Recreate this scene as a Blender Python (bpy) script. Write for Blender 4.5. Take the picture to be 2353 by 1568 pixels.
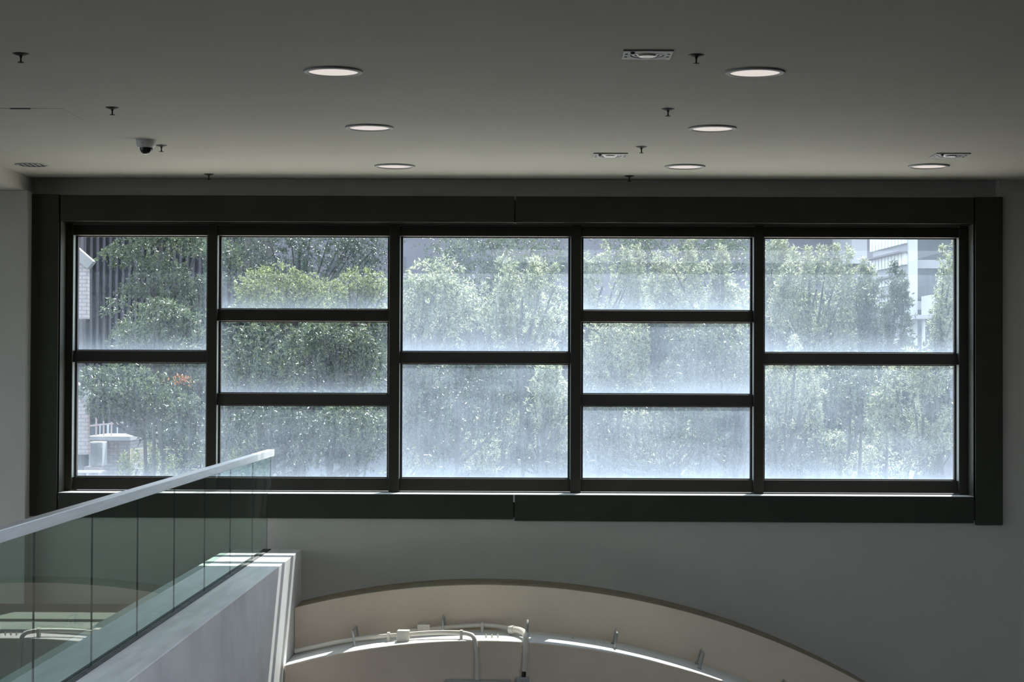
import bpy, math, random
import numpy as np
from mathutils import Matrix, Vector

for o in list(bpy.data.objects):
    bpy.data.objects.remove(o)
scene = bpy.context.scene
COL = scene.collection

# ------------------------------------------------------------------ camera
W, H, F = 2353, 1568, 4300.0
E = 1.62                                   # eye height above the gallery floor
YAW, PITCH, ROLL = 0.0102, 0.0175, 0.0038
_f = np.array([-math.sin(YAW) * math.cos(PITCH), math.cos(YAW) * math.cos(PITCH), math.sin(PITCH)])
_r0 = np.array([math.cos(YAW), math.sin(YAW), 0.0])
_u0 = np.cross(_r0, _f)
_r = math.cos(ROLL) * _r0 + math.sin(ROLL) * _u0
_u = -math.sin(ROLL) * _r0 + math.cos(ROLL) * _u0
cam_data = bpy.data.cameras.new('camera')
cam = bpy.data.objects.new('camera', cam_data)
COL.objects.link(cam)
cam_data.sensor_fit = 'HORIZONTAL'
cam_data.sensor_width = 36.0
cam_data.lens = F / W * 36.0
cam_data.clip_start = 0.05
cam_data.clip_end = 1000
m = Matrix.Identity(4)
for i in range(3):
    m[i][0], m[i][1], m[i][2] = _r[i], _u[i], -_f[i]
m[2][3] = E
cam.matrix_world = m
scene.camera = cam

# ------------------------------------------------------------------ sky, sun, exposure
world = bpy.data.worlds.new('sky')
scene.world = world
world.use_nodes = True
wn = world.node_tree
wn.nodes.clear()
w_out = wn.nodes.new('ShaderNodeOutputWorld')
w_bg = wn.nodes.new('ShaderNodeBackground')
w_tc = wn.nodes.new('ShaderNodeTexCoord')
w_sep = wn.nodes.new('ShaderNodeSeparateXYZ')
w_ramp = wn.nodes.new('ShaderNodeValToRGB')
wn.links.new(w_tc.outputs['Generated'], w_sep.inputs[0])
wn.links.new(w_sep.outputs['Z'], w_ramp.inputs[0])
w_ramp.color_ramp.elements[0].position = 0.0
w_ramp.color_ramp.elements[0].color = (0.80, 0.87, 0.95, 1)
w_ramp.color_ramp.elements[1].position = 0.8
w_ramp.color_ramp.elements[1].color = (0.58, 0.70, 0.88, 1)
wn.links.new(w_ramp.outputs[0], w_bg.inputs[0])
w_bg.inputs[1].default_value = 2.0
wn.links.new(w_bg.outputs[0], w_out.inputs[0])

SUN_DIR = Vector((-0.27, -1.0, -1.37)).normalized()
sun_data = bpy.data.lights.new('sun', 'SUN')
sun_data.energy = 5.4
sun_data.angle = math.radians(0.53)
sun_data.color = (1.0, 0.95, 0.87)
sun = bpy.data.objects.new('sun', sun_data)
COL.objects.link(sun)
sun.rotation_euler = SUN_DIR.to_track_quat('-Z', 'Y').to_euler()
sun.location = (10, 40, 60)

scene.view_settings.view_transform = 'Standard'
scene.view_settings.look = 'None'
scene.view_settings.gamma = 1.0
scene.view_settings.use_curve_mapping = False
scene.view_settings.exposure = 1.05


# ------------------------------------------------------------------ measuring helpers (pixel of the photo -> place in the world)
def ray(px, py):
    return _f + _r * ((px - W / 2) / F) + _u * ((H / 2 - py) / F)


def at(px, py, Y):                         # on the vertical plane y = Y
    d = ray(px, py)
    p = d * (Y / d[1])
    return Vector((p[0], p[1], p[2] + E))


def on(px, py, z):                         # on the horizontal plane at height z
    d = ray(px, py)
    p = d * ((z - E) / d[2])
    return Vector((p[0], p[1], p[2] + E))


# ------------------------------------------------------------------ materials
def nodes_of(name):
    mt = bpy.data.materials.new(name)
    mt.use_nodes = True
    nt = mt.node_tree
    nt.nodes.clear()
    out = nt.nodes.new('ShaderNodeOutputMaterial')
    return mt, nt, out


def paint(name, color, rough=0.6, var=0.06, scale=3.0, bump=0.0, bscale=60.0, metal=0.0, spec=0.5, stretch=(1, 1, 1)):
    mt, nt, out = nodes_of(name)
    b = nt.nodes.new('ShaderNodeBsdfPrincipled')
    tc = nt.nodes.new('ShaderNodeTexCoord')
    mp = nt.nodes.new('ShaderNodeMapping')
    mp.inputs['Scale'].default_value = stretch
    nt.links.new(tc.outputs['Object'], mp.inputs[0])
    n = nt.nodes.new('ShaderNodeTexNoise')
    n.inputs['Scale'].default_value = scale
    n.inputs['Detail'].default_value = 6
    nt.links.new(mp.outputs[0], n.inputs['Vector'])
    rp = nt.nodes.new('ShaderNodeValToRGB')
    rp.color_ramp.elements[0].position = 0.3
    rp.color_ramp.elements[1].position = 0.7
    rp.color_ramp.elements[0].color = tuple(max(0, c * (1 - var)) for c in color) + (1,)
    rp.color_ramp.elements[1].color = tuple(min(1, c * (1 + var)) for c in color) + (1,)
    nt.links.new(n.outputs['Fac'], rp.inputs[0])
    nt.links.new(rp.outputs[0], b.inputs['Base Color'])
    b.inputs['Roughness'].default_value = rough
    b.inputs['Metallic'].default_value = metal
    b.inputs['Specular IOR Level'].default_value = spec
    if bump:
        n2 = nt.nodes.new('ShaderNodeTexNoise')
        n2.inputs['Scale'].default_value = bscale
        n2.inputs['Detail'].default_value = 4
        nt.links.new(tc.outputs['Object'], n2.inputs['Vector'])
        bp = nt.nodes.new('ShaderNodeBump')
        bp.inputs['Strength'].default_value = bump
        bp.inputs['Distance'].default_value = 0.01
        nt.links.new(n2.outputs['Fac'], bp.inputs['Height'])
        nt.links.new(bp.outputs[0], b.inputs['Normal'])
    nt.links.new(b.outputs[0], out.inputs[0])
    return mt


def clear_glass(name, tint, ior=1.5, dust=0.0):
    mt, nt, out = nodes_of(name)
    tr = nt.nodes.new('ShaderNodeBsdfTransparent')
    tr.inputs[0].default_value = tint + (1,)
    gl = nt.nodes.new('ShaderNodeBsdfGlossy')
    gl.inputs['Roughness'].default_value = 0.0
    gl.inputs[0].default_value = (1, 1, 1, 1)
    fr = nt.nodes.new('ShaderNodeFresnel')
    fr.inputs[0].default_value = ior
    geo = nt.nodes.new('ShaderNodeNewGeometry')
    # only faces met from outside mirror; the way out of the sheet just lets light pass
    inv = nt.nodes.new('ShaderNodeMath')
    inv.operation = 'SUBTRACT'
    inv.inputs[0].default_value = 1.0
    nt.links.new(geo.outputs['Backfacing'], inv.inputs[1])
    mul = nt.nodes.new('ShaderNodeMath')
    mul.operation = 'MULTIPLY'
    nt.links.new(fr.outputs[0], mul.inputs[0])
    nt.links.new(inv.outputs[0], mul.inputs[1])
    mx = nt.nodes.new('ShaderNodeMixShader')
    nt.links.new(mul.outputs[0], mx.inputs[0])
    nt.links.new(tr.outputs[0], mx.inputs[1])
    nt.links.new(gl.outputs[0], mx.inputs[2])
    last = mx
    if dust:                                # a thin film of dust that catches direct sun
        tc = nt.nodes.new('ShaderNodeTexCoord')
        n = nt.nodes.new('ShaderNodeTexNoise')
        n.inputs['Scale'].default_value = 60
        n.inputs['Detail'].default_value = 5
        nt.links.new(tc.outputs['Object'], n.inputs['Vector'])
        pw = nt.nodes.new('ShaderNodeMath')
        pw.operation = 'MULTIPLY'
        pw.inputs[1].default_value = dust * 2
        nt.links.new(n.outputs['Fac'], pw.inputs[0])
        df = nt.nodes.new('ShaderNodeBsdfDiffuse')
        df.inputs[0].default_value = (0.6, 0.6, 0.58, 1)
        last = nt.nodes.new('ShaderNodeMixShader')
        nt.links.new(pw.outputs[0], last.inputs[0])
        nt.links.new(mx.outputs[0], last.inputs[1])
        nt.links.new(df.outputs[0], last.inputs[2])
    nt.links.new(last.outputs[0], out.inputs[0])
    return mt


def dirty_glass(name, level, seed, size, smear=0.3):
    """Outer face of a pane: dust, rain streaks and a rim of dirt that scatter the light falling on them."""
    mt, nt, out = nodes_of(name)
    L = nt.links.new

    def math_(op, a, b=None, clamp=False):
        n = nt.nodes.new('ShaderNodeMath')
        n.operation = op
        n.use_clamp = clamp
        for i, v in enumerate((a, b)):
            if v is None:
                continue
            if isinstance(v, (int, float)):
                n.inputs[i].default_value = v
            else:
                L(v, n.inputs[i])
        return n.outputs[0]

    tc = nt.nodes.new('ShaderNodeTexCoord')
    sp = nt.nodes.new('ShaderNodeSeparateXYZ')
    L(tc.outputs['Generated'], sp.inputs[0])
    u, v = sp.outputs['X'], sp.outputs['Z']

    def noise(scale, detail, stretch, off):
        mp = nt.nodes.new('ShaderNodeMapping')
        mp.inputs['Scale'].default_value = stretch
        mp.inputs['Location'].default_value = (seed * 3.1 + off, 0, seed * 1.7)
        L(tc.outputs['Object'], mp.inputs[0])
        n = nt.nodes.new('ShaderNodeTexNoise')
        n.inputs['Scale'].default_value = scale
        n.inputs['Detail'].default_value = detail
        L(mp.outputs[0], n.inputs['Vector'])
        return n.outputs['Fac']

    big = noise(1.6, 5, (1, 1, 1.6), 0)
    streak = noise(38, 3, (1, 1, 0.09), 5)
    fine = noise(120, 2, (1, 1, 0.35), 9)
    wipe = noise(2.2, 2, (0.5, 1, 4), 14)
    # dirt = level * (cloud + streak) + speckle
    d = math_('MULTIPLY', math_('ADD', math_('MULTIPLY', math_('SUBTRACT', big, 0.5), 1.5 * smear * 3), 0.85), level)
    d = math_('ADD', d, math_('MULTIPLY', math_('SUBTRACT', wipe, 0.5), 0.35 * level))
    d = math_('ADD', d, math_('MULTIPLY', math_('SUBTRACT', streak, 0.5), 0.10))
    d = math_('ADD', d, math_('MULTIPLY', math_('SUBTRACT', fine, 0.52), 0.15))
    # rim: dirt settled along the bottom, less along the sides
    bz = math_('MULTIPLY', v, size[1])
    bottom = math_('POWER', 2.718, math_('MULTIPLY', bz, -14.0))
    low = math_('POWER', 2.718, math_('MULTIPLY', bz, -3.2))
    side = math_('MULTIPLY', math_('MINIMUM', u, math_('SUBTRACT', 1.0, u)), size[0])
    side = math_('POWER', 2.718, math_('MULTIPLY', side, -22.0))
    d = math_('ADD', d, math_('MULTIPLY', bottom, 0.20))
    d = math_('ADD', d, math_('MULTIPLY', low, 0.5 * level))
    d = math_('ADD', d, math_('MULTIPLY', side, 0.10))
    d = math_('MINIMUM', math_('MAXIMUM', d, 0.015), 0.86)

    tr = nt.nodes.new('ShaderNodeBsdfTransparent')
    tr.inputs[0].default_value = (0.93, 0.96, 0.97, 1)
    tl = nt.nodes.new('ShaderNodeBsdfTranslucent')
    tl.inputs[0].default_value = (0.58, 0.70, 0.87, 1)
    df = nt.nodes.new('ShaderNodeBsdfDiffuse')
    df.inputs[0].default_value = (0.6, 0.62, 0.62, 1)
    m1 = nt.nodes.new('ShaderNodeMixShader')
    m1.inputs[0].default_value = 0.25
    L(tl.outputs[0], m1.inputs[1])
    L(df.outputs[0], m1.inputs[2])
    mx = nt.nodes.new('ShaderNodeMixShader')
    L(d, mx.inputs[0])
    L(tr.outputs[0], mx.inputs[1])
    L(m1.outputs[0], mx.inputs[2])
    L(mx.outputs[0], out.inputs[0])
    return mt


def leaf_mat(name, dark, light, trans=0.5, gloss=0.35):
    mt, nt, out = nodes_of(name)
    L = nt.links.new
    geo = nt.nodes.new('ShaderNodeNewGeometry')
    rp = nt.nodes.new('ShaderNodeValToRGB')
    rp.color_ramp.elements[0].color = dark + (1,)
    rp.color_ramp.elements[1].color = light + (1,)
    L(geo.outputs['Random Per Island'], rp.inputs[0])
    b = nt.nodes.new('ShaderNodeBsdfPrincipled')
    L(rp.outputs[0], b.inputs['Base Color'])
    b.inputs['Roughness'].default_value = gloss
    b.inputs['Specular IOR Level'].default_value = 0.38
    t = nt.nodes.new('ShaderNodeBsdfTranslucent')
    hs = nt.nodes.new('ShaderNodeHueSaturation')
    hs.inputs['Value'].default_value = 1.5
    hs.inputs['Saturation'].default_value = 1.05
    L(rp.outputs[0], hs.inputs['Color'])
    L(hs.outputs[0], t.inputs[0])
    mx = nt.nodes.new('ShaderNodeMixShader')
    mx.inputs[0].default_value = trans
    L(b.outputs[0], mx.inputs[1])
    L(t.outputs[0], mx.inputs[2])
    L(mx.outputs[0], out.inputs[0])
    return mt


def glow(name, color, strength):
    mt, nt, out = nodes_of(name)
    e = nt.nodes.new('ShaderNodeEmission')
    e.inputs[0].default_value = color + (1,)
    e.inputs[1].default_value = strength
    nt.links.new(e.outputs[0], out.inputs[0])
    return mt


def tiles(name, c1, c2, mortar, scale, w, h):
    mt, nt, out = nodes_of(name)
    tc = nt.nodes.new('ShaderNodeTexCoord')
    mp = nt.nodes.new('ShaderNodeMapping')
    mp.inputs['Rotation'].default_value = (math.radians(90), 0, 0)
    nt.links.new(tc.outputs['Object'], mp.inputs[0])
    br = nt.nodes.new('ShaderNodeTexBrick')
    br.inputs['Color1'].default_value = c1 + (1,)
    br.inputs['Color2'].default_value = c2 + (1,)
    br.inputs['Mortar'].default_value = mortar + (1,)
    br.inputs['Scale'].default_value = scale
    br.inputs['Brick Width'].default_value = w
    br.inputs['Row Height'].default_value = h
    br.inputs['Mortar Size'].default_value = 0.02
    nt.links.new(mp.outputs[0], br.inputs['Vector'])
    b = nt.nodes.new('ShaderNodeBsdfPrincipled')
    b.inputs['Roughness'].default_value = 0.6
    nt.links.new(br.outputs[0], b.inputs['Base Color'])
    nt.links.new(b.outputs[0], out.inputs[0])
    return mt


WALL = paint('wall_paint', (0.47, 0.46, 0.42), 0.85, 0.03, 2.0, 0.25, 90)
CEIL = paint('ceiling_paint', (0.55, 0.53, 0.465), 0.9, 0.03, 1.2, 0.1, 60)
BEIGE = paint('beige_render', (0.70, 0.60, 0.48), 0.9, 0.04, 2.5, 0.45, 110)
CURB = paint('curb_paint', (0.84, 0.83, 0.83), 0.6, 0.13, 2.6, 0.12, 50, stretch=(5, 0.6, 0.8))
HALLWALL = paint('dark_hall_panel', (0.035, 0.035, 0.033), 0.7, 0.06, 1.0)
GALLERY = paint('gallery_floor_stone', (0.15, 0.137, 0.123), 0.6, 0.06, 2.0)
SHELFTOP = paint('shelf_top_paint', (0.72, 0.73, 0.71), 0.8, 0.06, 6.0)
LEDGE = paint('shaded_ledge_top', (0.30, 0.26, 0.19), 0.95, 0.15, 9.0)  # shade on the upper arch ledge, put into its colour as darker brown
FLOORM = paint('floor_stone', (0.035, 0.034, 0.032), 0.45, 0.08, 2.0)
NEARFLOOR = paint('bounce_floor_stone', (0.30, 0.22, 0.15), 0.6, 0.05, 1.0)
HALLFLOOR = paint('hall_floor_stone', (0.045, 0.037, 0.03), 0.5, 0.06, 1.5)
DARK = paint('bronze_metal', (0.038, 0.040, 0.030), 0.55, 0.10, 3.0, spec=0.2)
BAR = paint('dark_window_bar', (0.027, 0.025, 0.019), 0.45, 0.10, 4.0, spec=0.25)
SILLM = paint('sill_metal', (0.55, 0.55, 0.52), 0.5, 0.1, 6.0)
BEAD = paint('pale_green_bead', (0.30, 0.34, 0.32), 0.4, 0.05)
RUBBER = paint('black_gasket', (0.012, 0.012, 0.012), 0.6, 0.1)
ALU = paint('brushed_aluminium', (0.66, 0.67, 0.69), 0.42, 0.08, 8.0, metal=0.55, stretch=(6, 0.4, 6))
CHROME = paint('dull_steel', (0.42, 0.43, 0.43), 0.35, 0.12, 10.0, metal=0.85)
PVC = paint('cream_plastic_pipe', (0.66, 0.62, 0.55), 0.45, 0.05, 5.0)
GREYBOX = paint('grey_box_paint', (0.36, 0.37, 0.37), 0.5, 0.06, 5.0)
BLACK = paint('black_plastic', (0.012, 0.012, 0.012), 0.35, 0.1)
SEAL = paint('dirty_sealant', (0.10, 0.10, 0.10), 0.8, 0.3, 7.0)
WHITEPL = paint('white_plastic', (0.72, 0.72, 0.70), 0.4, 0.04)
FITTING = paint('light_fitting_grey', (0.50, 0.52, 0.50), 0.5, 0.05)
BRASSY = paint('sprinkler_metal', (0.045, 0.045, 0.04), 0.6, 0.1, metal=0.2, spec=0.2)
RING = paint('grey_trim_ring', (0.30, 0.31, 0.30), 0.55, 0.04)
DOME = paint('smoked_dome', (0.015, 0.015, 0.017), 0.05, 0.05)
LENS = paint('lamp_reflector', (0.40, 0.40, 0.39), 0.4, 0.05, metal=0.7)
LAMP = glow('lit_diffuser', (1.0, 0.91, 0.86), 0.37)
GUARD = clear_glass('green_tinted_glass', (0.70, 0.81, 0.765), 1.5, 0.02)
GUARD_EDGE = paint('glass_edge_green', (0.02, 0.05, 0.045), 0.2, 0.1)
CLEARGL = clear_glass('window_glass', (0.93, 0.965, 0.97), 1.45)

# ------------------------------------------------------------------ mesh helpers


class MB:
    def __init__(self):
        self.v, self.f, self.mi = [], [], []

    def add(self, vs, fs, mi=0):
        k = len(self.v)
        self.v += [tuple(p) for p in vs]
        self.f += [tuple(i + k for i in q) for q in fs]
        self.mi += [mi] * len(fs)
        return self

    def box(self, x0, x1, y0, y1, z0, z1, mi=0):
        vs = [(x, y, z) for z in (z0, z1) for y in (y0, y1) for x in (x0, x1)]
        fs = [(0, 2, 3, 1), (4, 5, 7, 6), (0, 1, 5, 4), (2, 6, 7, 3), (0, 4, 6, 2), (1, 3, 7, 5)]
        return self.add(vs, fs, mi)

    def prism_y(self, poly, y0, y1, mi=0):     # poly [(x,z)...] counter-clockwise seen from -y
        n = len(poly)
        vs = [(x, y0, z) for x, z in poly] + [(x, y1, z) for x, z in poly]
        fs = [tuple(range(n)), tuple(range(2 * n - 1, n - 1, -1))]
        fs += [(i, i + n, (i + 1) % n + n, (i + 1) % n) for i in range(n)]
        return self.add(vs, fs, mi)

    def prism_x(self, poly, x0, x1, mi=0):     # poly [(y,z)...]
        n = len(poly)
        vs = [(x0, y, z) for y, z in poly] + [(x1, y, z) for y, z in poly]
        fs = [tuple(range(n - 1, -1, -1)), tuple(range(n, 2 * n))]
        fs += [(i, (i + 1) % n, (i + 1) % n + n, i + n) for i in range(n)]
        return self.add(vs, fs, mi)

    def tube(self, pts, r, n=10, caps=True, mi=0):
        pts = [Vector(p) for p in pts]
        rs = r if isinstance(r, (list, tuple)) else [r] * len(pts)
        vs, fs = [], []
        prev = None
        for i, p in enumerate(pts):
            t = (pts[min(i + 1, len(pts) - 1)] - pts[max(i - 1, 0)]).normalized()
            if prev is None:
                a = Vector((0, 0, 1)) if abs(t.z) < 0.9 else Vector((1, 0, 0))
                s = t.cross(a).normalized()
            else:
                s = (prev - t * prev.dot(t)).normalized()
            prev = s
            b = t.cross(s)
            for k in range(n):
                a = 2 * math.pi * k / n
                vs.append(p + (s * math.cos(a) + b * math.sin(a)) * rs[i])
        for i in range(len(pts) - 1):
            for k in range(n):
                k2 = (k + 1) % n
                fs.append((i * n + k, i * n + k2, (i + 1) * n + k2, (i + 1) * n + k))
        if caps:
            fs.append(tuple(range(n - 1, -1, -1)))
            fs.append(tuple((len(pts) - 1) * n + k for k in range(n)))
        return self.add(vs, fs, mi)

    def lathe(self, prof, c=(0, 0, 0), n=48, mi=0, close=False):   # prof [(r,z)...]
        vs, fs = [], []
        m_ = len(prof)
        for r, z in prof:
            for k in range(n):
                a = 2 * math.pi * k / n
                vs.append((c[0] + r * math.cos(a), c[1] + r * math.sin(a), c[2] + z))
        for i in range(m_ if close else m_ - 1):
            j = (i + 1) % m_
            for k in range(n):
                k2 = (k + 1) % n
                fs.append((i * n + k, i * n + k2, j * n + k2, j * n + k))
        return self.add(vs, fs, mi)

    def build(self, name, mat, parent=None, world=True, bevel=0.0, smooth=False, seg=2):
        me = bpy.data.meshes.new(name)
        vs = self.v
        if parent is not None and world:
            L = parent['_o'] if '_o' in parent else tuple(parent.location)
            vs = [(x - L[0], y - L[1], z - L[2]) for x, y, z in vs]
        me.from_pydata(vs, [], self.f)
        for mt in (mat if isinstance(mat, (list, tuple)) else [mat]):
            me.materials.append(mt)
        me.polygons.foreach_set('material_index', self.mi)
        import bmesh
        bm = bmesh.new()
        bm.from_mesh(me)
        bmesh.ops.recalc_face_normals(bm, faces=bm.faces)
        bm.to_mesh(me)
        bm.free()
        o = bpy.data.objects.new(name, me)
        COL.objects.link(o)
        if parent is not None:
            o.parent = parent
        if bevel:
            b = o.modifiers.new('bevel', 'BEVEL')
            b.width = bevel
            b.segments = seg
            b.limit_method = 'ANGLE'
        if smooth:
            me.polygons.foreach_set('use_smooth', [True] * len(me.polygons))
            me.set_sharp_from_angle(angle=math.radians(40))
        me.update()
        return o


def tag(o, label, cat, group=None, kind=None):
    o['label'] = label
    o['category'] = cat
    if group:
        o['group'] = group
    if kind:
        o['kind'] = kind
    return o


def thing(name, label, cat, loc=(0, 0, 0), group=None, kind=None):
    o = bpy.data.objects.new(name, None)
    o.empty_display_size = 0.1
    COL.objects.link(o)
    o.location = loc
    return tag(o, label, cat, group, kind)


def copy_thing(root, loc, label, rz=None):
    c = root.copy()
    COL.objects.link(c)
    c.location = loc
    if rz is not None:
        c.rotation_euler = (0, 0, rz)
    c['label'] = label
    for ch in list(root.children):
        d = ch.copy()
        COL.objects.link(d)
        d.parent = c
        for g in list(ch.children):
            e = g.copy()
            COL.objects.link(e)
            e.parent = d
    return c


def B(*a):
    return MB().box(*a)


# ------------------------------------------------------------------ room shell
YC = 14.80          # front of the window casing
YW = 14.83          # face of the end wall
YS = 14.95          # face of the strip above the casing
YP = 14.68          # face of the pier on the left
YO = 15.34          # outer face of the wall
YF = 15.00          # front of the window bars
YG = 15.13          # glass
CX0, CZ1 = at(70, 447.5, YC).x, at(1186, 449.5, YC).z
CX1, CZ0 = at(2304.5, 900, YC).x, at(1186, 1197.5, YC).z
OX0, OX1 = at(136, 800, YC).x, at(2238, 800, YC).x          # opening between the casing boards
OZ1, OZ0 = at(1186, 511.5, YC).z, at(1186, 1137.0, YC).z
ZC = at(1186, 413.5, YS).z                                   # ceiling
RX = 8.5
LX = -8.5
FZ = -4.2                                                    # hall floor far below

wb = MB()
wb.box(CX0 - 0.02, RX, YW, YO, FZ, CZ0 + 0.02)               # below the window
wb.box(CX1 - 0.02, RX, YW, YO, CZ0 + 0.02, ZC)               # right of it
wb.box(CX0 - 0.02, CX1 - 0.02, YS, YO, CZ1 - 0.02, ZC)       # strip above
tag(wb.build('wall_back', WALL), 'grey painted end wall holding the wide dark window', 'wall', kind='structure')
PX = at(61, 800, YP).x
BEAM_Z = at(30, 437, YP).z
wl = MB()
wl.box(LX, PX, YP, YO, FZ, BEAM_Z)
tag(wl.build('wall_pier', WALL, bevel=0.006), 'pale grey wall pier at the left of the window', 'wall', kind='structure')
wl = MB().box(LX, CX0 - 0.02, 5.0, YO, BEAM_Z, ZC)
tag(wl.build('ceiling_beam', CEIL), 'pale ceiling beam above the left wall pier', 'beam', kind='structure')
tag(B(LX, RX, 6.9, YO, ZC, ZC + 0.25).box(LX, RX, -6, 0.0, ZC, ZC + 0.25).box(6.0, RX, 0.0, 6.9, ZC, ZC + 0.25).box(LX, -0.6, 0.0, 6.9, ZC, ZC + 0.25).build('ceiling', CEIL), 'plain ceiling darkening away from the window', 'ceiling', kind='structure')  # the gap behind the viewer is an added opening for sky light
tag(B(LX, RX, 6.9, YO, ZC + 0.25, ZC + 10).build('sun_blocker', HALLWALL), 'added block above the ceiling keeping sun out of the roof opening', 'wall', kind='structure')  # unseen block, added to stop direct sun entering the roof opening
tag(B(LX - 0.2, LX, -6, 6.5, FZ, ZC).box(LX - 0.2, LX, 13.6, YO, FZ, ZC).box(LX - 0.2, LX, 6.5, 13.6, FZ, 0.2).box(LX - 0.2, LX, 6.5, 13.6, 2.9, ZC).build('wall_left', HALLWALL), 'far left side wall of the hall', 'wall', kind='structure')  # the side opening is added to brighten the left pier
tag(B(LX, RX, -6.2, -6, FZ, ZC).build('wall_front', HALLWALL), 'wall behind the viewer', 'wall', kind='structure')
tag(B(LX, RX, 10.4, YW, FZ - 0.3, FZ).build('hall_floor_by_window', NEARFLOOR), 'hall floor strip by the window, brightened to bounce the sun', 'floor', kind='structure')  # unseen strip, made paler and warmer than the hall floor to light the arch
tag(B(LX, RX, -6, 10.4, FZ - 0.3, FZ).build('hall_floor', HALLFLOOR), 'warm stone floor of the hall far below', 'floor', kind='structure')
tag(B(RX, RX + 0.3, -6, YO, FZ, ZC).build('wall_right', HALLWALL), 'right side wall of the hall', 'wall', kind='structure')

# gallery parapet (low curb carrying the glass) and gallery floor
KZ = at(650, 1262.5, YW).z
KX1 = at(692.5, 1262, YW).x
KX0 = at(514, 1266, YW - 0.15).x
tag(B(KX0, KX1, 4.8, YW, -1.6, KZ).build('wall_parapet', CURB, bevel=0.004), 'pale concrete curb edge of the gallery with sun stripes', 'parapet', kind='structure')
tag(B(LX, KX0, 1.0, YP, -0.55, -0.20).build('floor', GALLERY), 'dark stone floor of the gallery behind the glass', 'floor', kind='structure')
tag(B(-3, 3, -6, 1.0, -0.35, 0.0).build('floor_bridge', FLOORM), 'stone walkway under the viewer', 'floor', kind='structure')

# arched ledges under the window
YA, YB = YC - 0.40, YC - 1.0
AXC = at(1120, 1330, YW).x
ARA = 6.0
AZC = at(1120, 1330, YW).z - ARA
BXC = at(1107, 1472.5, YB).x
ARB = 5.6
BZC = at(1107, 1472.5, YB).z - ARB


def arch_poly(xc, zc, R, x0, x1, zb, n=90):
    top = []
    for i in range(n + 1):
        x = x1 + (x0 - x1) * i / n
        q = R * R - (x - xc) ** 2
        if q > 0:
            top.append((x, max(zb + 0.01, zc + math.sqrt(q))))
    return [(x0, zb), (x1, zb)] + top


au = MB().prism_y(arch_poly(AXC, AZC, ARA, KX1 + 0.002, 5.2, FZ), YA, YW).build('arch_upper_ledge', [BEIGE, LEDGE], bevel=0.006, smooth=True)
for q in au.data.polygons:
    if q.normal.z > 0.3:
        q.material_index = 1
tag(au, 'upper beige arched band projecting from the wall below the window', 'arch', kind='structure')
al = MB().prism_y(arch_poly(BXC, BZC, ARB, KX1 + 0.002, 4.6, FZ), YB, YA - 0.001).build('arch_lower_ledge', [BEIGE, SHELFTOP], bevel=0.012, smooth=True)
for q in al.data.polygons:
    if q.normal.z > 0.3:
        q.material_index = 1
tag(al,
    'lower beige arched band with a sunlit shelf on top', 'arch', kind='structure')


def shelf_z(x):
    return BZC + math.sqrt(max(0, ARB ** 2 - (x - BXC) ** 2))


# ------------------------------------------------------------------ the window
win = thing('window_1', 'wide dark framed window of five columns looking onto trees', 'window', ((CX0 + CX1) / 2, YC, CZ0), kind='structure')
JL, JR = at(134.5, 800, YC).x, at(2240, 800, YC).x
JM = at(1183.5, 480, YC).x
G = 0.006


def casing(x0, x1, z0, z1):
    B(x0, x1, YC, YW + 0.10, z0, z1).build('casing_board', DARK, win, bevel=0.003)


casing(CX0, JL - G, CZ0 + 0.02, CZ1)
casing(JR + G, CX1, CZ0 - 0.015, CZ1)
casing(JL + G, JM - G, OZ1, CZ1 - 0.006)
casing(JM + G, JR - G, OZ1, CZ1 - 0.006)
casing(JL + G, JM - G, CZ0 + 0.012, OZ0 - 0.004)
casing(JM + G, JR - G, CZ0, OZ0 - 0.004)
# reveals (lining of the opening) running back to the outside
B(CX0 + 0.05, OX0, YC + 0.02, YO, OZ0 - 0.02, OZ1 + 0.02).build('reveal', DARK, win)
B(OX1, CX1 - 0.05, YC + 0.02, YO, OZ0 - 0.02, OZ1 + 0.02).build('reveal', DARK, win)
B(CX0 + 0.05, CX1 - 0.05, YC + 0.02, YO + 0.085, OZ1, CZ1 - 0.04).build('reveal', DARK, win)
B(OX0, OX1, YC + 0.004, YF + 0.05, OZ0 - 0.06, OZ0).build('sill', SILLM, win)
B(CX0 + 0.03, CX1 - 0.03, YC + 0.02, YW + 0.08, CZ0 + 0.03, OZ0 - 0.062).build('backing', DARK, win)
B(CX0 + 0.03, OX0 - 0.001, YC + 0.02, YW + 0.08, OZ0 - 0.05, CZ1 - 0.02).build('backing', DARK, win)
B(OX1 + 0.001, CX1 - 0.03, YC + 0.02, YW + 0.08, OZ0 - 0.05, CZ1 - 0.02).build('backing', DARK, win)
B(OX0, OX1, YF + 0.05, YO + 0.06, OZ0 - 0.06, OZ0).build('sill', DARK, win)

zT0 = at(1186, 543, YF).z           # underside of the head rail
zB1 = at(1186, 1102, YF).z          # top of the bottom rail
PL = at(166, 800, YF).x
PR = at(2204, 800, YF).x
B(OX0, PL, YF, YG + 0.08, OZ0, OZ1).build('jamb', BAR, win, bevel=0.004)
B(PR, OX1, YF, YG + 0.08, OZ0, OZ1).build('jamb', BAR, win, bevel=0.004)
MUL = [(475, 497.5), (894, 917.5), (1311.5, 1335), (1732.5, 1755)]
mx_ = [(at(a, 800, YF).x, at(b, 800, YF).x) for a, b in MUL]
for a, b in mx_:
    B(a, b, YF, YG + 0.045, OZ0 + 0.001, OZ1 - 0.001).build('mullion', BAR, win, bevel=0.003)
cols = [(PL, mx_[0][0])] + [(mx_[i][1], mx_[i + 1][0]) for i in range(3)] + [(mx_[3][1], PR)]
TRANS = [[(806, 833)], [(710.5, 738), (905, 932)], [(809, 836)], [(713.5, 740), (907, 934)], [(811.5, 838)]]
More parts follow.
